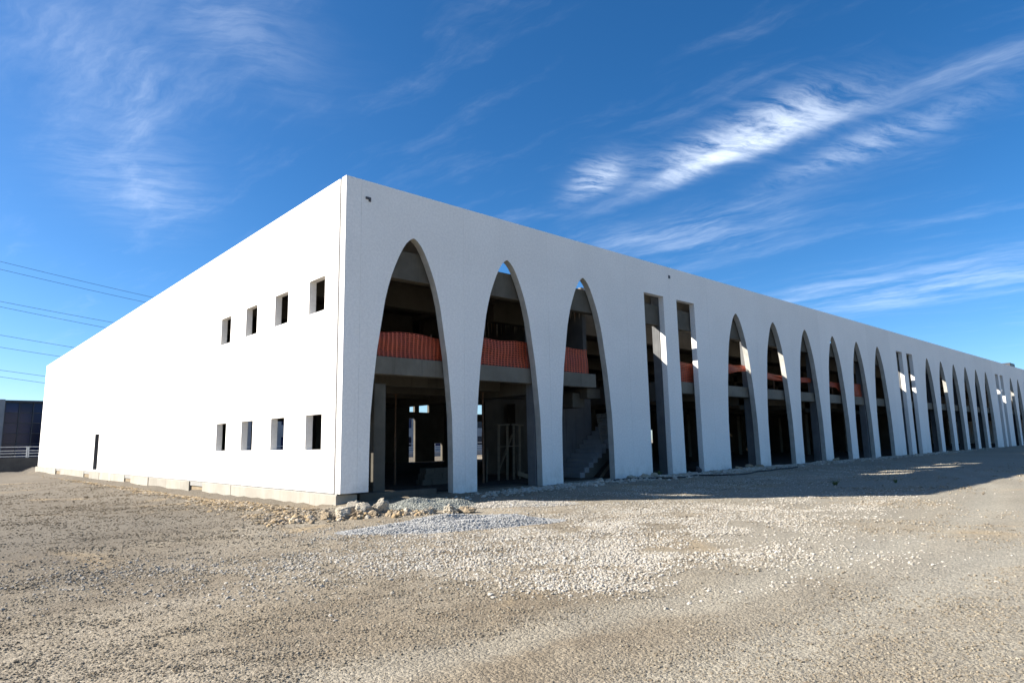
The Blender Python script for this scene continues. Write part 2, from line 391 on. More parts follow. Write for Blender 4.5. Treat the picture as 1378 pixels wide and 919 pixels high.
# ------------------------------------------------------------------ ground
def sm(x, a, b):
    t = min(1, max(0, (x-a)/(b-a))); return t*t*(3-2*t)
def track(x, y):     # wheel track that curves past the arcade: 0 off the track .. 1 on it
    if x < -9: return 0.0
    d = y-(-13.3+.012*(x-2)**2*(1 if x > 2 else .6)-.05*x)
    return math.exp(-(d/1.25)**4)
def gz(x, y):
    zb = -.36 - .14*sm(y, 0, 12) - .14*sm(y, 12, 56)                   # beside the long left wall
    za = -.33 + .11*sm(x, 1.5, 6)*math.exp(-(min(y, 0)/3.2)**2)        # in front of the arcade, rising to its foot
    k = sm(x, -.4, .7) if y > 0 else sm(x, -4, 1)
    z = zb*(1-k) + za*k
    if y > 0: z = z*(1-k) + k*(-.22)
    r = math.hypot(x-CAM.x, y-CAM.y)
    if r < 120:
        inside = 0.35 if (x > 0 and y > 0) else 1.0
        z += inside*(.035*mnoise.noise((x*.35, y*.35, 1.7)) + .022*mnoise.noise((x*1.1, y*1.1, 4.1)) + .010*mnoise.noise((x*3.3, y*3.3, 9.1)))
        tr = track(x, y)
        if tr > .01:
            d = y-(-13.3+.012*(x-2)**2*(1 if x > 2 else .6)-.05*x)
            z -= tr*.02*(math.exp(-((d-.7)/.28)**2)+math.exp(-((d+.7)/.28)**2))
        # soil berm against the plinth and rubble strip along the arcade foot
        if y > 0.5 and x < 0: z += (.05 + .07*mnoise.noise((x*.8, y*.55, 3)))*math.exp(-((x+1.5)/.7)**2)-.06*math.exp(-((x+.2)/.5)**2)
        if x > 8: z += (.04+.06*mnoise.noise((x*.7, y*.7, 8)))*math.exp(-((y+.75)/.55)**2)
    return z
def ground():
    nr, na = 190, 720
    rr = [0.0]+[.6*(5000/.6)**(i/(nr-1)) for i in range(nr)]
    verts = [(CAM.x, CAM.y, gz(CAM.x, CAM.y))]; faces = []
    for r in rr[1:]:
        for k in range(na):
            a = 2*math.pi*k/na; x, y = CAM.x+r*math.cos(a), CAM.y+r*math.sin(a)
            verts.append((x, y, gz(x, y)))
    for k in range(na): faces.append((0, 1+k, 1+(k+1) % na))
    for i in range(nr-1):
        b0, b1 = 1+i*na, 1+(i+1)*na
        for k in range(na):
            k2 = (k+1) % na; faces.append((b0+k, b1+k, b1+k2, b0+k2))
    me = bpy.data.meshes.new('ground'); me.from_pydata(verts, [], faces)
    for p in me.polygons: p.use_smooth = True
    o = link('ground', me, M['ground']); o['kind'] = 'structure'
ground()

# ------------------------------------------------------------------ the arcaded building
B = empty('arcade_building')
tag(B, 'long white unfinished two-storey building with a row of pointed arches and raw concrete inside', 'building')
H = 9.0; TA = .26; TB = .22
PROF = [(1.47, -.5), (1.465, 1.0), (1.44, 2.08), (1.36, 3.0), (1.25, 4.0), (1.10, 4.9), (1.0, 5.5), (.90, 5.9), (.79, 6.27), (.67, 6.58), (.54, 6.88), (.40, 7.16), (.27, 7.36), (.14, 7.49), (.05, 7.55), (0, 7.565)]
def smooth_prof():
    out = []
    for (w0, z0), (w1, z1) in zip(PROF, PROF[1:]):
        for k in range(3): out.append((w0+(w1-w0)*k/3, z0+(z1-z0)*k/3))
    out.append(PROF[-1]); return out
ARCH = [2.33, 6.22, 10.21, 21.98, 26.03, 30.06, 34.11, 38.08, 42.02, 53.5, 57.4, 61.35, 65.3, 69.2, 73.1, 84.65, 88.55, 92.5, 96.4, 100.3, 104.2]
SLOT = [(14.15, 15.60), (16.62, 18.10), (45.95, 47.30), (48.30, 49.75), (77.25, 78.65), (79.5, 80.9)]
XEND = 107.4
fA = lambda u, z, d: (u, d, z)
J = .002   # half joint
bounds = []
for a, b2 in zip(ARCH, ARCH[1:]):
    if b2-a < 6: bounds.append((a+b2)/2)
panels = []; g = 0
groups = [ARCH[0:3], ARCH[3:9], ARCH[9:15], ARCH[15:21]]
slotspan = [(12.92, 19.25), (44.72, 50.9), (76.0, 82.1)]
box('wall_panel', 0, .5-J, 0, TA, 0, H, M['plaster'], B)                     # narrow corner panel
pw = smooth_prof()
for gi, gr in enumerate(groups):
    lo = .5 if gi == 0 else slotspan[gi-1][1]
    hi = slotspan[gi][0] if gi < 3 else XEND
    edges = [lo]+[(a+b2)/2 for a, b2 in zip(gr, gr[1:])]+[hi]
    for c, xa, xb in zip(gr, edges, edges[1:]):
        xa += J; xb -= J
        zl = 0 if c == ARCH[0] else -.5
        arch_panel('wall_panel', xa, xb, c, pw, zl, -.5, H, TA, M['plaster'], B)
for si, (xa, xb) in enumerate(slotspan):
    s1, s2 = SLOT[2*si], SLOT[2*si+1]
    mid = (s1[1]+s2[0])/2
    for (a, b2), s in (((xa, mid), s1), ((mid, xb), s2)):
        a += J; b2 -= J
        cellwall('wall_panel', [a, b2], [-.5, H], [(s[0], s[1], -.5, 7.57)], fA, TA, M['plaster'], B)
# joint seals behind the panel joints
jx = [.5]+bounds+[s for sp in slotspan for s in sp]+[(SLOT[2*i][1]+SLOT[2*i+1][0])/2 for i in range(3)]
for x in jx: box('joint_seal', x-.02, x+.02, .02, .03, -.45 if x > .6 else 0.01, H-.01, M['plaster'], B)

# left flank: plain panels with two rows of small square windows
fB = lambda u, z, d: (d, u, z)
YW = [1.68, 4.23, 6.80, 9.36]
yb = [.36, 2.95, 5.52, 8.08]+[10.65+2.575*i for i in range(18)]
yb[-1] = 55.96; 
for ya, yc in zip(yb, yb[1:]):
    holes = []
    for c in YW:
        if ya < c < yc: holes += [(c-.51, c+.51, 1.18, 2.19), (c-.51, c+.51, 5.23, 6.26)]
    if ya < 32.2 and yc > 31.0: holes.append((max(31.0, ya+.005), min(32.2, yc-.005), .10, 2.29))
    cellwall('wall_panel', [ya+.011, yc-.011], [0, H], holes, fB, TB, M['plaster'], B)
    if yc < 55 and not 31.0 < yc < 32.2: box('joint_seal', .03, .045, yc-.03, yc+.03, 0, H-.01, M['joint'], B)
dl = box('added_jamb_sheet', .004, .216, 32.15, 32.186, .102, 2.288, M['frame'], B)  # dark sheet added over the bare concrete jamb so the doorway reads dark
box('corner_joint', .022, .16, TA+.002, .358, 0, H-.02, M['joint'], B)
# wing end and courtyard side
box('wing_end_wall', TB+.002, 7.5, 55.72, 55.96, -.6, H, M['plaster'], B)
box('wing_court_wall', 7.26, 7.5, 30.2, 55.715, -.6, 8.4, M['plaster'], B)
# plinth blocks under the left flank: (y0, y1, earthy filler?)
PL = [(.2, 1.8, 0), (1.82, 8.1, 0), (8.14, 11.2, 0), (11.32, 12.8, 1), (12.82, 14.0, 0), (14.03, 16.1, 0), (16.12, 19.1, 0), (19.13, 22.5, 0), (22.6, 23.9, 1), (23.93, 27.0, 0), (27.03, 30.2, 0), (30.22, 33.2, 0), (33.35, 35.0, 1), (35.05, 44.2, 0), (44.3, 46.1, 1), (46.15, 55.4, 0), (55.5, 57.3, 0)]
for i, (y0, y1, e) in enumerate(PL):
    x0 = (.07 if e else .0) + random.uniform(-.012, .012)
    box('plinth_block', x0, .62 if i == 0 else .5, y0, y1, -.95, -.045+random.uniform(-.008, .008), M['plinthb' if e else 'plinth'], B, .012, .006)
box('plinth_block', .76, 3.4, .30, .70, -.9, -.06, M['concrete'], B, .015)
box('plinth_packing', .03, .45, .24, 55.6, -.2, -.003, M['joint'], B)

fl = box('interior_floor', .3, 106.9, .75, 29.55, -.5, -.165, M['earth'], None); fl['kind'] = 'structure'  # dark floor sheet added to cut bounce and deepen interior shade
# frame: columns, beams, floors, roof
CX = [7.66, 15.62, 23.5, 31.5, 39.4, 47.36, 55.3, 63.2, 71.2, 79.0, 87.0, 95.0, 103.0]
ZR = 7.2
for x in CX:
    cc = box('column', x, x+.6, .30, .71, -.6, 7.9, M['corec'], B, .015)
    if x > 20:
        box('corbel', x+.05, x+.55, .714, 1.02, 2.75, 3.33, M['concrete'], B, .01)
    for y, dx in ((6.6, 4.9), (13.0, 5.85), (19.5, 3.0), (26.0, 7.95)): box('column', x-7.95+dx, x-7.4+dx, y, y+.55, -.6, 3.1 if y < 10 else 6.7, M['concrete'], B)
box('column', 1.45, 1.85, .75, 1.25, -.6, 3.1, M['concrete'], B, .015)
xs = [.30]+CX+[106.9]
VOID = (11.15, 15.62)
for i in range(len(xs)-1):
    x0 = xs[i]+(.6 if i else 0); x1 = xs[i+1]
    fx1 = VOID[0] if i == 1 else x1
    # first floor
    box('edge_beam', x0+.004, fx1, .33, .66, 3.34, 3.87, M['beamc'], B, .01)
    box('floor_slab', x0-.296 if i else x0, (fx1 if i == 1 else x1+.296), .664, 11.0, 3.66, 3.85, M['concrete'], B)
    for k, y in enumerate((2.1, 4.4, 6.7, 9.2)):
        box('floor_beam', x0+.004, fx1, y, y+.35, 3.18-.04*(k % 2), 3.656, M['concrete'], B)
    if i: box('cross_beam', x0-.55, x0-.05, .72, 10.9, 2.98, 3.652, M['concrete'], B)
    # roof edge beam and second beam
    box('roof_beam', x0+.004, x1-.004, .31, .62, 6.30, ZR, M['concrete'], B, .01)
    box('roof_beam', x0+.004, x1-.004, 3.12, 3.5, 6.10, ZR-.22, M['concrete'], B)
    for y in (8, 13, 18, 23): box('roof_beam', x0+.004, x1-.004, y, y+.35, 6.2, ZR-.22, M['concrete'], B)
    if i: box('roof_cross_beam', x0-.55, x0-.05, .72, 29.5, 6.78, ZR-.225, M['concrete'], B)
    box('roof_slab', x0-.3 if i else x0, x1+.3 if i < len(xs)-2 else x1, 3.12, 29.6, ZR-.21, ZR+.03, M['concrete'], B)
# light cover slabs over the strip beside the arcade; bays left open let the sun in
GAPS = [(11.1, 26.3), (43.6, 48.6), (54.4, 57.8), (76.5, 80.2), (83.5, 86.0)]
cuts = [.30]+[v for g_ in GAPS for v in g_]+[106.9]
for a, b2 in zip(cuts[::2], cuts[1::2]):
    x = a
    while x < b2-.01:
        xe = min(b2, x+2.4); box('cover_slab', x+.004, xe-.004, .63, 3.115, ZR-.19, ZR-.02, M['concrete'], B); x = xe
for a, b2 in GAPS: box('cover_slab', a+.002, b2-.002, .63, 1.13, ZR-.19, ZR-.02, M['concrete'], B)
for a, b2 in ((.3, 6.42), (8.35, 10.42), (12.6, 34.3), (36.6, 106)): box('added_parapet', a, b2, .72, .92, ZR+.034, 8.75, M['concrete'], B)  # unseen upstand added to hide sky and stop sun at arch tops
# stair core behind the third arch
box('core_wall', 10.88, 11.08, .70, 7.4, 3.855, 7.42, M['streaked'], B)
box('core_wall', 11.2, 15.6, 7.2, 7.45, -.4, 6.95, M['concrete'], B)
box('stair_wall', 9.9, 13.25, 2.45, 2.70, -.4, 3.17, M['corec'], B, .01)
box('corbel', 11.0, 11.80, .68, 1.1, 2.95, 3.33, M['concrete'], B, .01)
box('corbel', 10.6, 11.30, 1.104, 2.446, 2.6, 3.17, M['concrete'], B, .01)
flight = empty('stair_flight'); flight.parent = B
for k in range(13):
    x0 = 10.75+k*.27; z0 = -.12+k*.182
    box('step', x0, x0+.275, .98, 2.42, z0-.02, z0+.18, M['stairc'], flight, .006)
bm = bmesh.new()
pts = [(10.75, -.35), (11.25, -.35), (14.25, 1.66), (14.25, 2.1), (10.75, -.14)]
a_ = [bm.verts.new((x, 1.0, z)) for x, z in pts]; b_ = [bm.verts.new((x, 2.40, z)) for x, z in pts]
bm.faces.new(a_); bm.faces.new(b_[::-1])
for i in range(5): bm.faces.new((a_[i], a_[(i+1) % 5], b_[(i+1) % 5], b_[i]))
from_bm('waist_slab', bm, M['concrete'], flight)
# back wall of the arcade wing with door and window openings
holes = []
for k in range(0, 12):
    o = k*7.95
    holes += [(22.85+o-7.95*0, 23.85+o, 3.92, 4.66), (21.85+o, 22.45+o, -.21, 3.42), (24.45+o, 25.25+o, -.21, 1.32)]
    holes += [(21.9+o, 22.4+o, 3.95, 4.62)]
holes = [h for h in holes if h[1] < 28 or 60 < h[0] < 106]
holes += [(29.1, 30.45, 3.86, 4.72), (28.6, 31.3, -.21, 3.2), (8.1, 12.7, -.21, 3.1), (36.2, 36.9, -.21, 1.4), (38.9, 39.5, .2, 2.6)]
holes += [(47+8*i, 48.4+8*i, .9, 2.4) for i in range(2)]
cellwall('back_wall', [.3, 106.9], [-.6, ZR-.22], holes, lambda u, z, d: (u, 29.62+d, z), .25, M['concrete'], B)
box('end_wall', 107.0, XEND-.002, TA+.004, 29.87, -.6, H-.01, M['plaster'], B)
box('partition_wall', 62.9, 63.1, 4, 29.5, -.5, 6.9, M['concrete'], B)
# small dark boxes standing in for shaded lifting holes in the arcade wall
sp = empty('dark_hole_box'); sp.parent = B
box('hole_bar', .63, .80, -.03, -.002, 8.43, 8.50, M['metal'], sp); box('hole_stub', .73, .80, -.026, -.002, 8.37, 8.428, M['metal'], sp)
box('dark_hole_box', 16.08, 16.2, -.03, -.002, 8.48, 8.62, M['metal'], B)
# roof hatch far along the roof line
box('roof_vent', 86.2, 88.6, .06, .9, H+.002, H+.42, M['metal'], B, .05)

# ------------------------------------------------------------------ orange barrier nets on the first floor edge
def net(x0, x1, zt, zb, y, label):
    cw_ = .15
    nx = max(2, int((x1-x0)/cw_)); nz_ = 12
    bm = bmesh.new()
    def pt(u, v):
        x = x0+(x1-x0)*u; a, b2 = zb(x), zt(x)+.05*mnoise.noise((x*.9, y, 6))-.02*abs(math.sin(x*1.37))
        yy = y + .06*mnoise.noise((x*.9, v*2, 2)) + .012*math.sin(x*5+v*3)
        return Vector((x, yy, a+(b2-a)*v))
    ex, ez = .22, .27
    V = {}
    def vert(i, j, a, b2):
        k = (i, j, a, b2)
        if k not in V: V[k] = bm.verts.new(pt((i+a)/nx, (j+b2)/nz_))
        return V[k]
    for i in range(nx):
        for j in range(nz_):
            o_ = [vert(i, j, 0, 0), vert(i+1, j, 0, 0), vert(i+1, j+1, 0, 0), vert(i, j+1, 0, 0)]
            n_ = [vert(i, j, ex*.7, ez), vert(i, j, 1-ex*.7, ez), vert(i, j, 1-ex*.7, 1-ez), vert(i, j, ex*.7, 1-ez)]
            for k in range(4): bm.faces.new((o_[k], o_[(k+1) % 4], n_[(k+1) % 4], n_[k]))
    me = bpy.data.meshes.new('barrier_net'); bm.to_mesh(me); bm.free()
    root = empty('barrier_net', ((x0+x1)/2, y, 3.87))
    o = link('net_mesh', me, M['net'], root); o.matrix_parent_inverse = Matrix.Translation(-root.location)
    sd = o.modifiers.new('thick', 'SOLIDIFY'); sd.thickness = .004
    k = 0
    x = x0+.04
    while x < x1:
        po = barobj('post', (x, y+.045, 3.86), (x, y+.045, max(zt(x)+.03, 4.7)), .025, .025, M['rebar'], root); po.matrix_parent_inverse = Matrix.Translation(-root.location)
        x += 2.3
    tag(root, label, 'safety net', 'orange barrier nets along the first floor edge')
lin = lambda *p: (lambda x: float(np.interp(x, [a for a, _ in p], [b2 for _, b2 in p])))
net(.95, 7.60, lin((.9, 4.62), (2, 4.66), (3.5, 4.60), (5, 4.80), (7.6, 4.80)), lin((0, 3.875), (9, 3.875)), .40, 'orange plastic barrier net behind the first two arches from the corner')
net(8.32, 10.75, lin((8, 4.82), (12, 4.84)), lin((0, 3.875), (20, 3.875)), .40, 'short orange barrier net ending beside the stairwell behind the third arch')
net(16.3, 18.7, lin((16, 4.82), (19, 4.78)), lin((0, 3.875), (20, 3.88)), .42, 'orange barrier net behind the second tall rectangular slot')
net(19.2, 23.4, lin((19, 5.02), (23.4, 5.0)), lin((19, 4.15), (20.5, 4.30), (22.6, 4.66), (23.4, 4.72)), .42, 'bunched orange net lifted to a point behind the fourth arch')
net(24.2, 31.4, lin((24, 4.92), (26, 4.78), (28, 4.66), (31.4, 4.8)), lin((24, 4.5), (26, 4.42), (28, 4.36), (31.4, 4.5)), .42, 'thin sagging orange net band behind the fifth and sixth arches')
net(32.2, 39.3, lin((32, 4.78), (35, 4.66), (36, 4.72), (39.3, 4.75)), lin((32, 4.42), (35, 4.35), (36, 3.9), (39.3, 3.88)), .42, 'dull orange net hanging lower behind the seventh and eighth arches')

# ------------------------------------------------------------------ site clutter inside
def trestle():
    t = empty('timber_trestle', (8.9, 3.0, gz(8.9, 3)))
    iv = Matrix.Translation(-t.location)
    P_ = []
    P_.append(barobj('top_board', (8.15, 2.92, 1.95), (8.78, 2.92, 1.98), .05, .16, M['wood'], t, R(90)))
    P_.append(barobj('top_board', (8.92, 2.95, 1.99), (9.58, 2.95, 1.95), .05, .16, M['wood'], t, R(90)))
    for x in (8.3, 8.75, 9.1, 9.42): P_.append(barobj('leg', (x, 3.0, -.25), (x+.02, 2.98, 1.94), .09, .09, M['wood'], t))
    P_.append(barobj('rail', (8.3, 2.93, 1.12), (9.42, 2.93, 1.14), .03, .10, M['wood'], t, R(90)))
    P_.append(barobj('brace', (8.3, 3.06, .1), (9.1, 3.06, 1.6), .03, .10, M['wood'], t, R(90)))
    for p in P_: p.matrix_parent_inverse = iv
    tag(t, 'rough timber trestle of boards and posts standing inside the second arch', 'trestle')
trestle()
tag(barobj('timber_plank', (7.35, 2.6, -.2), (8.1, 3.4, 1.0), .04, .18, M['wood']), 'timber plank leaning up at a slant left of the trestle', 'plank')
tag(barobj('timber_plank', (8.55, 2.2, .12), (9.45, 2.3, -.12), .05, .16, M['wood']), 'pale timber plank lying tilted on the floor before the trestle', 'plank')
tag(barobj('timber_plank', (11.75, .8, -.18), (12.75, .86, .55), .04, .12, M['wood']), 'plank propped at an angle under the stair flight', 'plank')
# slender steel props and stacked blocks in the dark ground floor
def prop(x, y, label):
    t = empty('steel_prop', (x, y, gz(x, y))); z0 = gz(x, y)
    bm = bmesh.new(); bar(bm, (0, 0, .01), (0, 0, 1.9), .06, .06); from_bm('outer_tube', bm, M['rebar'], t)
    bm = bmesh.new(); bar(bm, (0, 0, 1.9), (.01, 0, 3.12-z0), .042, .042); from_bm('inner_tube', bm, M['rebar'], t)
    for zz_ in (0.0, 3.12-z0): bm = bmesh.new(); add_box(bm, -.08, .08, -.08, .08, zz_, zz_+.012); from_bm('plate', bm, M['rebar'], t)
    tag(t, label, 'steel prop', 'steel props under the first floor')
prop(6.9, 2.25, 'rusty steel prop left of the trestle in the second arch')
prop(9.75, 2.25, 'rusty steel prop right of the trestle in the second arch')
prop(4.6, 4.55, 'rusty steel prop deep inside the first arch')
bs = empty('block_stack', (4.9, 3.2, -.165))
for r_ in range(3):
    for c_ in range(4-r_ % 2):
        for d_ in range(2):
            bm = bmesh.new(); add_box(bm, 0, .39, 0, .19, 0, .19); o = from_bm('block', bm, M['concrete'], bs)
            o.location = (c_*.40+r_*.07+random.uniform(-.01, .01), d_*.21, r_*.195+.002); o.rotation_euler.z = random.uniform(-.03, .03)
tag(bs, 'stack of grey concrete blocks on the dark floor inside the first arch', 'block stack')

# reinforcement mesh leaning beside the stairs
mp = empty('reinforcement_mesh', (12.9, 1.25, .9)); iv = Matrix.Translation(-mp.location)
for k in range(9):
    o = barobj('rod', (12.45+.085*k, 1.24, .95), (12.25+.085*k, 1.3, 2.35), .018, .018, M['plinth'], mp); o.matrix_parent_inverse = iv
for k in range(14):
    f_ = k/13; o = barobj('rod', (12.45-.2*f_, 1.222+.06*f_, .95+1.4*f_), (13.13-.2*f_, 1.222+.06*f_, 1.0+1.4*f_), .018, .018, M['plinth'], mp); o.matrix_parent_inverse = iv
tag(mp, 'leaning grid of thin reinforcement rods above the stairs in the third arch', 'steel mesh')

# ------------------------------------------------------------------ rocks
def rock_mesh(seed, sub=4, rough=.34):
    bm = bmesh.new(); bmesh.ops.create_icosphere(bm, subdivisions=sub, radius=1)
    off = Vector((seed*7.1, seed*3.3, seed*5.7))
    for v in bm.verts:
        n_ = v.co.normalized()
        d = 1 + rough*1.6*mnoise.noise(n_*1.1+off) + rough*.9*mnoise.noise(n_*2.6+off) + rough*.55*mnoise.noise(n_*5.5+off) + rough*.3*mnoise.noise(n_*12+off)
        # chop planes for angular faces
        q = n_*d
        for k in range(5):
            pn = Vector((math.sin(seed*3+k*2.1), math.cos(seed*5+k*1.7), math.sin(seed+k*2.9))).normalized()
            e = q.dot(pn)-.78
            if e > 0: q -= pn*e*.85
        v.co = q
    me = bpy.data.meshes.new('rock'); bm.to_mesh(me); bm.free(); return me
M['rock'] = simple('pale_limestone', (.36, .305, .225), (.52, .465, .37), 7, .95, bump=.8, bscale=12, bdist=.04, rnd=.12)
M['rockb'] = simple('earthy_limestone', (.30, .22, .13), (.44, .35, .24), 7, .95, bump=.8, bscale=12, bdist=.04, rnd=.12)
ROCKS = [  # x, y, size, flat, material, label
    (-1.55, -2.30, .17, .8, 'rockb', 'small tan rock at the left end of the rock heap by the building corner'),
    (-1.20, -2.42, .21, .85, 'rock', 'grey-white rock beside the tan one at the left of the heap'),
    (-1.00, -2.05, .24, .9, 'rock', 'pale upright rock just below the corner plinth block'),
    (-.95, -2.60, .19, .75, 'rockb', 'tan rock at the front of the heap by the corner'),
    (-.52, -2.20, .31, .8, 'rock', 'largest pale boulder in the heap beside the building corner'),
    (-.55, -1.75, .27, .9, 'rock', 'white boulder behind the largest one near the corner'),
    (-.18, -2.35, .21, 1.5, 'rock', 'tall narrow white rock standing at the right of the corner heap'),
    (-.62, -2.75, .17, .7, 'rockb', 'brown rock lying before the largest boulder'),
    (.22, -2.9, .16, .7, 'rock', 'dark shaded rock between the corner heap and the gravel'),
    (.50, -3.42, .24, .55, 'rock', 'low flat rock at the left of the three by the grey gravel'),
    (.86, -3.72, .20, .95, 'rock', 'bright white rock in the middle of the three by the grey gravel'),
    (1.22, -3.95, .24, .6, 'rockb', 'tan rock at the right of the three by the grey gravel'),
    (-1.75, -1.2, .10, .7, 'rockb', 'small brown rock on the soil left of the corner'),
    (-2.1, -2.75, .08, .7, 'rockb', 'pebble-sized tan rock farthest left of the corner heap'),
    (9.0, 1.0, .2, .9, 'rock', 'pale stone on the sill of the second arch near the trestle'),
    (10.1, -.55, .22, .5, 'rock', 'flat grey stone at the foot of the third arch'),
    (11.9, -.6, .24, .6, 'rock', 'rubble stone at the foot of the wide pier after the third arch'),
    (12.6, -.7, .28, .5, 'rock', 'flat slab of rubble against the wide pier after the third arch'),
    (13.5, -.5, .2, .7, 'rock', 'rubble stone left of the first tall slot'),
    (20.1, -.6, .25, .5, 'rockb', 'brown rubble stone before the pier left of the fourth arch'),
    (21.5, -.4, .28, .6, 'rockb', 'brown rubble heaped in the mouth of the fourth arch'),
    (22.6, -.35, .3, .5, 'rockb', 'flat brown rubble at the right foot of the fourth arch'),
    (31.8, -.4, .3, .6, 'rockb', 'brown rubble block between the sixth and seventh arches'),
    (17.06, -.35, .16, 1.6, 'metal', 'black upright scrap leaning on the pier between the two slots'),
    (-3.4, 5.6, .11, .5, 'rockb', 'dark clod on the bare ground left of the plinth'),
]
for i, (x, y, s, fl, mt, lb) in enumerate(ROCKS):
    me = rock_mesh(i+1.3)
    o = link('scrap' if mt == 'metal' else 'rock', me, M[mt])
    s *= .72
    o.location = (x, y, gz(x, y)+s*fl*.45); o.rotation_euler = (random.uniform(-.3, .3), random.uniform(-.3, .3), random.uniform(0, 6))
    o.scale = (s*random.uniform(.95, 1.3), s*random.uniform(.8, 1.05), s*fl)
    tag(o, lb, 'scrap' if mt == 'metal' else 'rock', None if mt == 'metal' else 'loose rocks on the site')

# ------------------------------------------------------------------ gravel (geometry nodes: instances of a chipped pebble)
def pebble_group(name, mat, sub, seed):
    g_ = bpy.data.node_groups.new(name, 'GeometryNodeTree')
    g_.interface.new_socket('Geometry', in_out='INPUT', socket_type='NodeSocketGeometry')
    g_.interface.new_socket('Geometry', in_out='OUTPUT', socket_type='NodeSocketGeometry')
    n = g_.nodes; l = g_.links
    gi = n.new('NodeGroupInput'); go = n.new('NodeGroupOutput')
    ico = n.new('GeometryNodeMeshIcoSphere'); ico.inputs['Radius'].default_value = 1; ico.inputs['Subdivisions'].default_value = sub
    nz_ = n.new('ShaderNodeTexNoise'); nz_.inputs['Scale'].default_value = 1.3; nz_.inputs['Detail'].default_value = 2
    pos = n.new('GeometryNodeInputPosition'); ad = n.new('ShaderNodeVectorMath'); ad.operation = 'ADD'; ad.inputs[1].default_value = (seed, seed*2, seed*3)
    l.new(pos.outputs[0], ad.inputs[0]); l.new(ad.outputs[0], nz_.inputs['Vector'])
    sb = n.new('ShaderNodeVectorMath'); sb.operation = 'SUBTRACT'; sb.inputs[1].default_value = (.5, .5, .5); l.new(nz_.outputs['Color'], sb.inputs[0])
    sc = n.new('ShaderNodeVectorMath'); sc.operation = 'SCALE'; sc.inputs['Scale'].default_value = 1.7; l.new(sb.outputs[0], sc.inputs[0])
    sp_ = n.new('GeometryNodeSetPosition'); l.new(ico.outputs[0], sp_.inputs['Geometry']); l.new(sc.outputs[0], sp_.inputs['Offset'])
    sh = n.new('GeometryNodeSetShadeSmooth'); sh.inputs['Shade Smooth'].default_value = False; l.new(sp_.outputs[0], sh.inputs[0])
    sm_ = n.new('GeometryNodeSetMaterial'); sm_.inputs['Material'].default_value = mat; l.new(sh.outputs[0], sm_.inputs[0])
    io = n.new('GeometryNodeInstanceOnPoints'); l.new(gi.outputs[0], io.inputs['Points']); l.new(sm_.outputs[0], io.inputs['Instance'])
    for an, sock in (('scl', 'Scale'), ('rot', 'Rotation')):
        na = n.new('GeometryNodeInputNamedAttribute'); na.data_type = 'FLOAT_VECTOR'; na.inputs['Name'].default_value = an
        l.new(na.outputs[0], io.inputs[sock])
    l.new(io.outputs[0], go.inputs[0])
    return g_
def gravel(name, pts, sizes, mat, label, cat, parent=None, sub=1, seed=0.0, flat=.58):
    n = len(pts)
    me = bpy.data.meshes.new(name); me.from_pydata([tuple(p) for p in pts], [], [])
    a = me.attributes.new('scl', 'FLOAT_VECTOR', 'POINT'); b2 = me.attributes.new('rot', 'FLOAT_VECTOR', 'POINT')
    s = np.asarray(sizes)[:, None]*np.random.uniform(.7, 1.25, (n, 3)); s[:, 2] *= flat
    r = np.random.uniform(-.5, .5, (n, 3)); r[:, 2] = np.random.uniform(0, 6.28, n)
    s *= 1.0; a.data.foreach_set('vector', s.astype(np.float32).ravel()); b2.data.foreach_set('vector', r.astype(np.float32).ravel())
    o = link(name, me, mat, parent)
    md = o.modifiers.new('pebbles', 'NODES'); md.node_group = pebble_group(name+'_nodes', mat, sub, seed)
    o['kind'] = 'stuff'
    if not parent: o['label'] = label; o['category'] = cat
    return o
def in_open(x, y):          # outside the building's footprint
    return not (x > -.02 and y > -.02)
def nz2(x, y, s, o=0): return mnoise.noise((x*s+o, y*s-o, o))
# loose small stones all over the yard, thinning out with distance
pts, sz = [], []
n_try = 320000
rr_ = np.exp(np.random.uniform(math.log(3.2), math.log(48), n_try)); aa = np.pi/2-YAW+np.random.uniform(-.80, .80, n_try)
uu = np.random.uniform(0, 1, n_try); ss = np.minimum(np.random.lognormal(0, .45, n_try), 2.3)
for r, a, u, s in zip(rr_, aa, uu, ss):
    x, y = CAM.x+r*math.cos(a), CAM.y+r*math.sin(a)
    if not in_open(x, y): continue
    d = .55+.9*nz2(x, y, .33, 5)+.5*nz2(x, y, 1.0, 2)
    side = .72*x-.69*y
    d -= .28*sm(side, 4, 10)+.42*track(x, y)
    if u > d: continue
    q = min(.018, (.0030+.00052*r))*s
    pts.append((x, y, gz(x, y)+q*.12)); sz.append(q)
gravel('gravel', pts, sz, M['pebble'], 'loose beige and grey gravel strewn over the whole yard', 'gravel', seed=1.0)
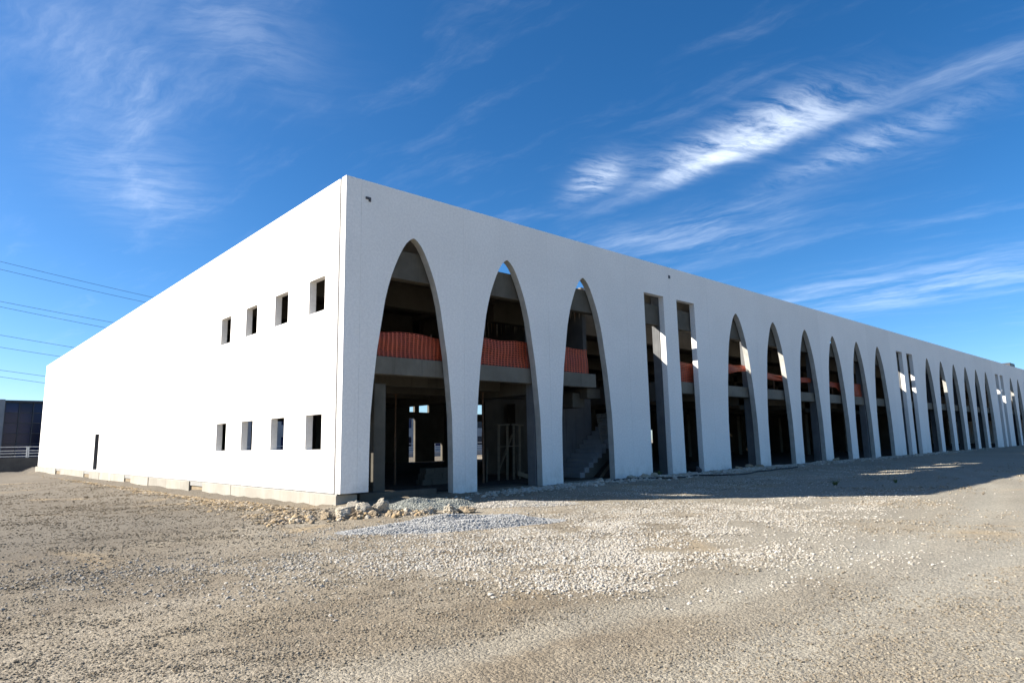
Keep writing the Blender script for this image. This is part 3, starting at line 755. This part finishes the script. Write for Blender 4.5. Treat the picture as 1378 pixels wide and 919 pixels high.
# crushed white stone spread in bands
def blob_points(n, blobs, smin, smax, lift=.12):
    pts, sz = [], []
    wsum = sum(b2[4] for b2 in blobs)
    for cx, cy, L, W, wt, ang in blobs:
        for _ in range(int(n*wt/wsum)):
            u, v = random.gauss(0, .5), random.gauss(0, .5)
            ca, sa = math.cos(R(ang)), math.sin(R(ang))
            x, y = cx+u*L*ca-v*W*sa, cy+u*L*sa+v*W*ca
            if not in_open(x, y): continue
            if random.random() > .45+.9*nz2(x, y, .8, 3)+.5*nz2(x, y, 2.3, 6): continue
            s = random.uniform(smin, smax)*random.choice((.6, .8, 1, 1, 1.3))
            pts.append((x, y, gz(x, y)+s*lift)); sz.append(s)
    return pts, sz
p_, s_ = blob_points(130000, [(-1.2, -9.8, 3.4, 1.5, 5.5, -48), (-2.4, -11.2, 1.5, .7, 1.2, -48), (-4.0, -7.8, 2.4, 1.6, 1.3, -45), (-6.2, -6.3, 2.6, 1.9, .8, -40), (1.5, -8.4, 4.2, 2.2, 4.5, -45), (4.6, -7.6, 4.2, 1.8, 2.6, -50), (-.5, -7.0, 3.6, 1.4, 3.0, -45), (9, -4.2, 7, 2.6, 2.6, 0), (20, -4.5, 10, 2.8, 3.0, 0), (8.5, -9.5, 5, 1.5, 1.6, 0)], .006, .022)
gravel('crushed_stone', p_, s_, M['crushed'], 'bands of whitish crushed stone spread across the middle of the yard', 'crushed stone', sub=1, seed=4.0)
p_, s_ = blob_points(9000, [(-1.1, 11, 10, .5, 3, 90), (-1.6, 3.0, 3.0, .8, 1.6, 90), (-.9, 25, 14, .6, 2, 90), (-2.0, -.6, 1.6, 1.0, 1.0, 60)], .015, .05)
gravel('soil_clods', p_, s_, M['soil'], 'ochre soil clods scattered along the foot of the left wall', 'soil', sub=1, seed=6.0)
p_, s_ = blob_points(9000, [(14, -.9, 9, .6, 2, 0), (24, -.8, 14, .6, 2, 0), (45, -.8, 26, .7, 2, 0), (8, -1.0, 4, .7, 1, 0)], .02, .075)
gravel('rubble', p_, s_, M['crushed'], 'grey rubble strewn in the shade along the foot of the arcade', 'rubble', sub=1, seed=8.0)

p_, s_ = blob_points(420, [(-1.2, -2.5, .9, .5, 2, -30), (.4, -3.2, 1.0, .45, 2, -40), (-2.0, -1.6, .8, .5, 1, 40)], .04, .085)
gravel('broken_stone', p_, s_, M['soil'], 'small tan and pale broken stones scattered among the corner rocks', 'broken stone', sub=2, seed=11.0, flat=.8)
# two gravel heaps beside the corner
def heap(label, cx, cy, L, W, h, ang, bed, peb, n, seed, s0, s1):
    nx, ny = 60, 30
    ca, sa = math.cos(R(ang)), math.sin(R(ang))
    def hz(u, v):
        r = math.hypot(u, v)
        e = max(0, 1-r**2.2)
        return h*e*(.75+.55*mnoise.noise((u*2.2+seed, v*2.0, seed)))+.02*mnoise.noise((u*8, v*8, seed))*e
    verts = []; faces = []
    for j in range(ny+1):
        for i in range(nx+1):
            u, v = (i/nx*2-1)*1.05, (j/ny*2-1)*1.05
            x, y = cx+u*L*ca-v*W*sa, cy+u*L*sa+v*W*ca
            e = hz(u, v)
            verts.append((x, y, gz(x, y)+(e if e > 0 else -.03)))
    for j in range(ny):
        for i in range(nx): a = j*(nx+1)+i; faces.append((a, a+1, a+nx+2, a+nx+1))
    root = empty('gravel_heap', (cx, cy, gz(cx, cy))); iv = Matrix.Translation(-root.location)
    me = bpy.data.meshes.new('heap_bed'); me.from_pydata(verts, [], faces)
    for p in me.polygons: p.use_smooth = True
    o = link('heap_bed', me, bed, root); o.matrix_parent_inverse = iv
    pts, sz = [], []
    for _ in range(n):
        t, r = random.uniform(0, 6.283), math.sqrt(random.random())*1.04
        u, v = r*math.cos(t), r*math.sin(t)
        x, y = cx+u*L*ca-v*W*sa, cy+u*L*sa+v*W*ca
        s = random.uniform(s0, s1); pts.append((x, y, gz(x, y)+max(0, hz(u, v))+s*.2)); sz.append(s)
    o = gravel('chippings', pts, sz, peb, '', '', root, 1, seed); o.matrix_parent_inverse = iv
    tag(root, label, 'gravel heap')
heap('long low heap of pale blue-grey gravel in front of the corner rocks', -.55, -5.75, 2.2, .62, .20, -29, M['heapb'], M['bluegrey'], 9000, 2.2, .010, .026)
heap('small dark grey-green gravel heap behind the rocks by the first arch', 1.45, -2.1, 1.35, .75, .24, -50, M['heapg'], M['greengrey'], 4500, 5.2, .010, .026)
heap('thin pale gravel spread running right from the dark heap', 3.0, -3.6, 1.7, .55, .08, -40, M['heapb'], M['crushed'], 3500, 8.2, .012, .03)

# weeds
def weed(x, y, h, label, seed):
    random.seed(seed)
    t = empty('weed', (x, y, gz(x, y)-.01)); bm = bmesh.new()
    for k in range(46):
        a = random.uniform(0, 6.28); L = h*random.uniform(.5, 1.1); lean = random.uniform(.15, .9)
        d = Vector((math.cos(a), math.sin(a), 0)); s = d.cross(Vector((0, 0, 1)))*h*.05
        b0 = d*random.uniform(0, .25)*h
        p1 = b0+d*lean*L*.5+Vector((0, 0, L*.6)); p2 = b0+d*lean*L*1.0+Vector((0, 0, L*.9))
        v = [bm.verts.new(q) for q in (b0-s*.6, b0+s*.6, p1+s, p1-s, p2)]
        bm.faces.new(v[:4]); bm.faces.new((v[3], v[2], v[4]))
    from_bm('leaves', bm, M['leaf'], t)
    bm = bmesh.new(); bar(bm, (0, 0, 0), (0, 0, h*.5), .012, .012); from_bm('stem', bm, M['leaf'], t)
    tag(t, label, 'weed', 'small weeds on the gravel')
weed(13.9, -.45, .28, 'small dry weed at the foot of the pier left of the first slot', 3)
weed(14.25, -7.2, .22, 'low green weed tuft alone on the shaded gravel', 4)
weed(16.3, -8.4, .15, 'tiny weed near the edge of the building shadow', 5)
# black hose along the foot of the arcade
hp = []
for x, y in [(9.6, -.75), (11.0, -.75), (12.2, -.95), (13.2, -1.45), (14.4, -1.5), (15.3, -1.35), (16.0, -1.9), (17.5, -2.2), (19.0, -1.9), (20.6, -1.8), (22.5, -1.7), (25, -1.5)]:
    hp.append((x, y, gz(x, y)+.035))
hp2 = []
for a, b2 in zip(hp, hp[1:]):
    for k in range(4):
        f_ = k/4; x, y = a[0]+(b2[0]-a[0])*f_, a[1]+(b2[1]-a[1])*f_+.05*math.sin(a[0]*3+f_*3); hp2.append((x, y, gz(x, y)+.035))
tag(tube('hose', hp2, .03, M['rubber']), 'thin black hose lying along the gravel at the foot of the arcade', 'hose')

# ------------------------------------------------------------------ beyond the building
def railing(x, y, z, L=2.6, h=1.1, proto=None):
    if proto:
        r = copy_tree(proto); r.location = (x, y, z); return r
    r = empty('railing_panel', (x, y, z))
    for k in (0.0, L-.12): 
        bm = bmesh.new(); bar(bm, (k+.06, 0, -.12), (k+.06, 0, h), .09, .09); from_bm('post', bm, M['railing'], r)
    for zz_ in (.12, .42, .68, h-.05):
        bm = bmesh.new(); bar(bm, (.10, 0, zz_), (L-.10, 0, zz_), .07, .07); from_bm('rail', bm, M['railing'], r)
    return r
wl = box('boundary_wall', -40, 9, 66, 66.35, -.9, .72, M['darkwall'], None, .02)
tag(wl, 'dark low boundary wall beyond the far end of the left flank', 'wall')
proto = None
for k, nm in enumerate(('leftmost white railing panel on the dark low wall before the glass building', 'middle white railing panel on the dark low wall before the glass building', 'white railing panel on the dark low wall touching the far end of the white flank')):
    r = railing(-4.95+k*2.62, 66.17, .73, proto=proto); proto = proto or r
    tag(r, nm, 'railing', 'white railing panels on the dark wall')
wl = box('boundary_wall', 12, 110, 50, 50.35, -.9, .30, M['palewall'], None, .02)
tag(wl, 'pale low wall seen through the arcade behind the building', 'wall')
for k in range(36):
    x = 13+k*2.62
    where = 'small lower windows of the left flank' if 14 < x < 24 else 'openings behind the first arch' if 32 < x < 43 else 'openings behind the second arch' if 43 < x < 54 else None
    if not where: continue
    r = railing(x, 50.17, .31, proto=proto)
    tag(r, 'white steel railing panel glimpsed through the %s' % where, 'railing', 'white railing seen through the '+where)
# dark glass office building
gb = empty('glass_building', (0, 95, -.5))
def gbx(*a, **k):
    o = box(*a, **k); o.matrix_parent_inverse = Matrix.Translation((0, -95, .5)); return o
gbx('side_pier', -3.2, .42, 94.8, 112, -.9, 8.35, M['greywall'], gb)
gbx('core', .43, 24, 95.5, 112, -.9, 8.1, M['darkwall'], gb)
gbx('cornice', .42, 24, 94.85, 95.6, 8.02, 8.26, M['frame'], gb)
pane_me = None
for i in range(15):
    gbx('mullion', .44+i*1.56, .54+i*1.56, 95.2, 95.496, -.6, 8.02, M['frame'], gb)
    for j in range(6):
        x0, z0 = .56+i*1.56, -.4+j*1.4
        gbx('pane', x0, x0+1.42, 95.36, 95.41, z0+.04, z0+1.36, M['glass'], gb)
for j in range(7): gbx('transom', .45, 23.9, 95.26, 95.494, -.46+j*1.4+.008, -.36+j*1.4-.008, M['frame'], gb)
tag(gb, 'dark glass-fronted office building behind the railing at far left', 'building')
# grey block behind the courtyard, seen through the openings
def block(x0, x1, y0, y1, z1, label, wins):
    b_ = empty('grey_building', (x0, y0, -.5)); iv = Matrix.Translation((-x0, -y0, .5))
    P_ = [cellwall('wall', [x0, x1], [-.9, z1], [(w0, w0+1.5, z, z+1.7) for w0 in wins for z in (.9, 4.2)], lambda u, z, d: (u, y0+d, z), .3, M['greywall'], b_),
          box('body', x0, x1, y0+.45, y1, -.9, z1-.02, M['darkwall'], b_), box('roof', x0-.2, x1+.2, y0-.2, y1, z1+.003, z1+.25, M['palewall'], b_)]
    for w0 in wins:
        for z in (.9, 4.2): P_.append(box('window', w0+.004, w0+1.496, y0+.18, y0+.24, z+.004, z+1.696, M['glass'], b_))
    for p in P_: p.matrix_parent_inverse = iv
    tag(b_, label, 'building')
block(19, 42, 70, 84, 7.5, 'grey building with dark windows glimpsed through the small windows', [21+3.6*k for k in range(6)])
block(55, 78, 84, 98, 6.4, 'low grey building glimpsed past the railing through the second arch', [57+3.4*k for k in range(6)])
# overhead power lines
WIRES = [(51.7, -.112, 'uppermost pair'), (49.6, -.109, 'uppermost pair'), (41.0, -.088, 'second pair from the top'), (39.6, -.108, 'second pair from the top'), (32.1, -.096, 'third pair from the top'), (28.9, -.090, 'third pair from the top'), (22.9, -.087, 'lowest pair'), (21.2, -.100, 'lowest pair')]
for wi, (z0, sl_, nm) in enumerate(WIRES):
    pts = [(5+u, 200, z0+sl_*u+.00035*(u-40)**2-.00035*1600) for u in range(-80, 141, 10)]
    tag(tube('power_line', pts, .05, M['wire'], None, 5), '%s thin dark power line of the %s above the left flank' % (('upper', 'lower')[wi % 2], nm), 'power line', 'overhead power lines')
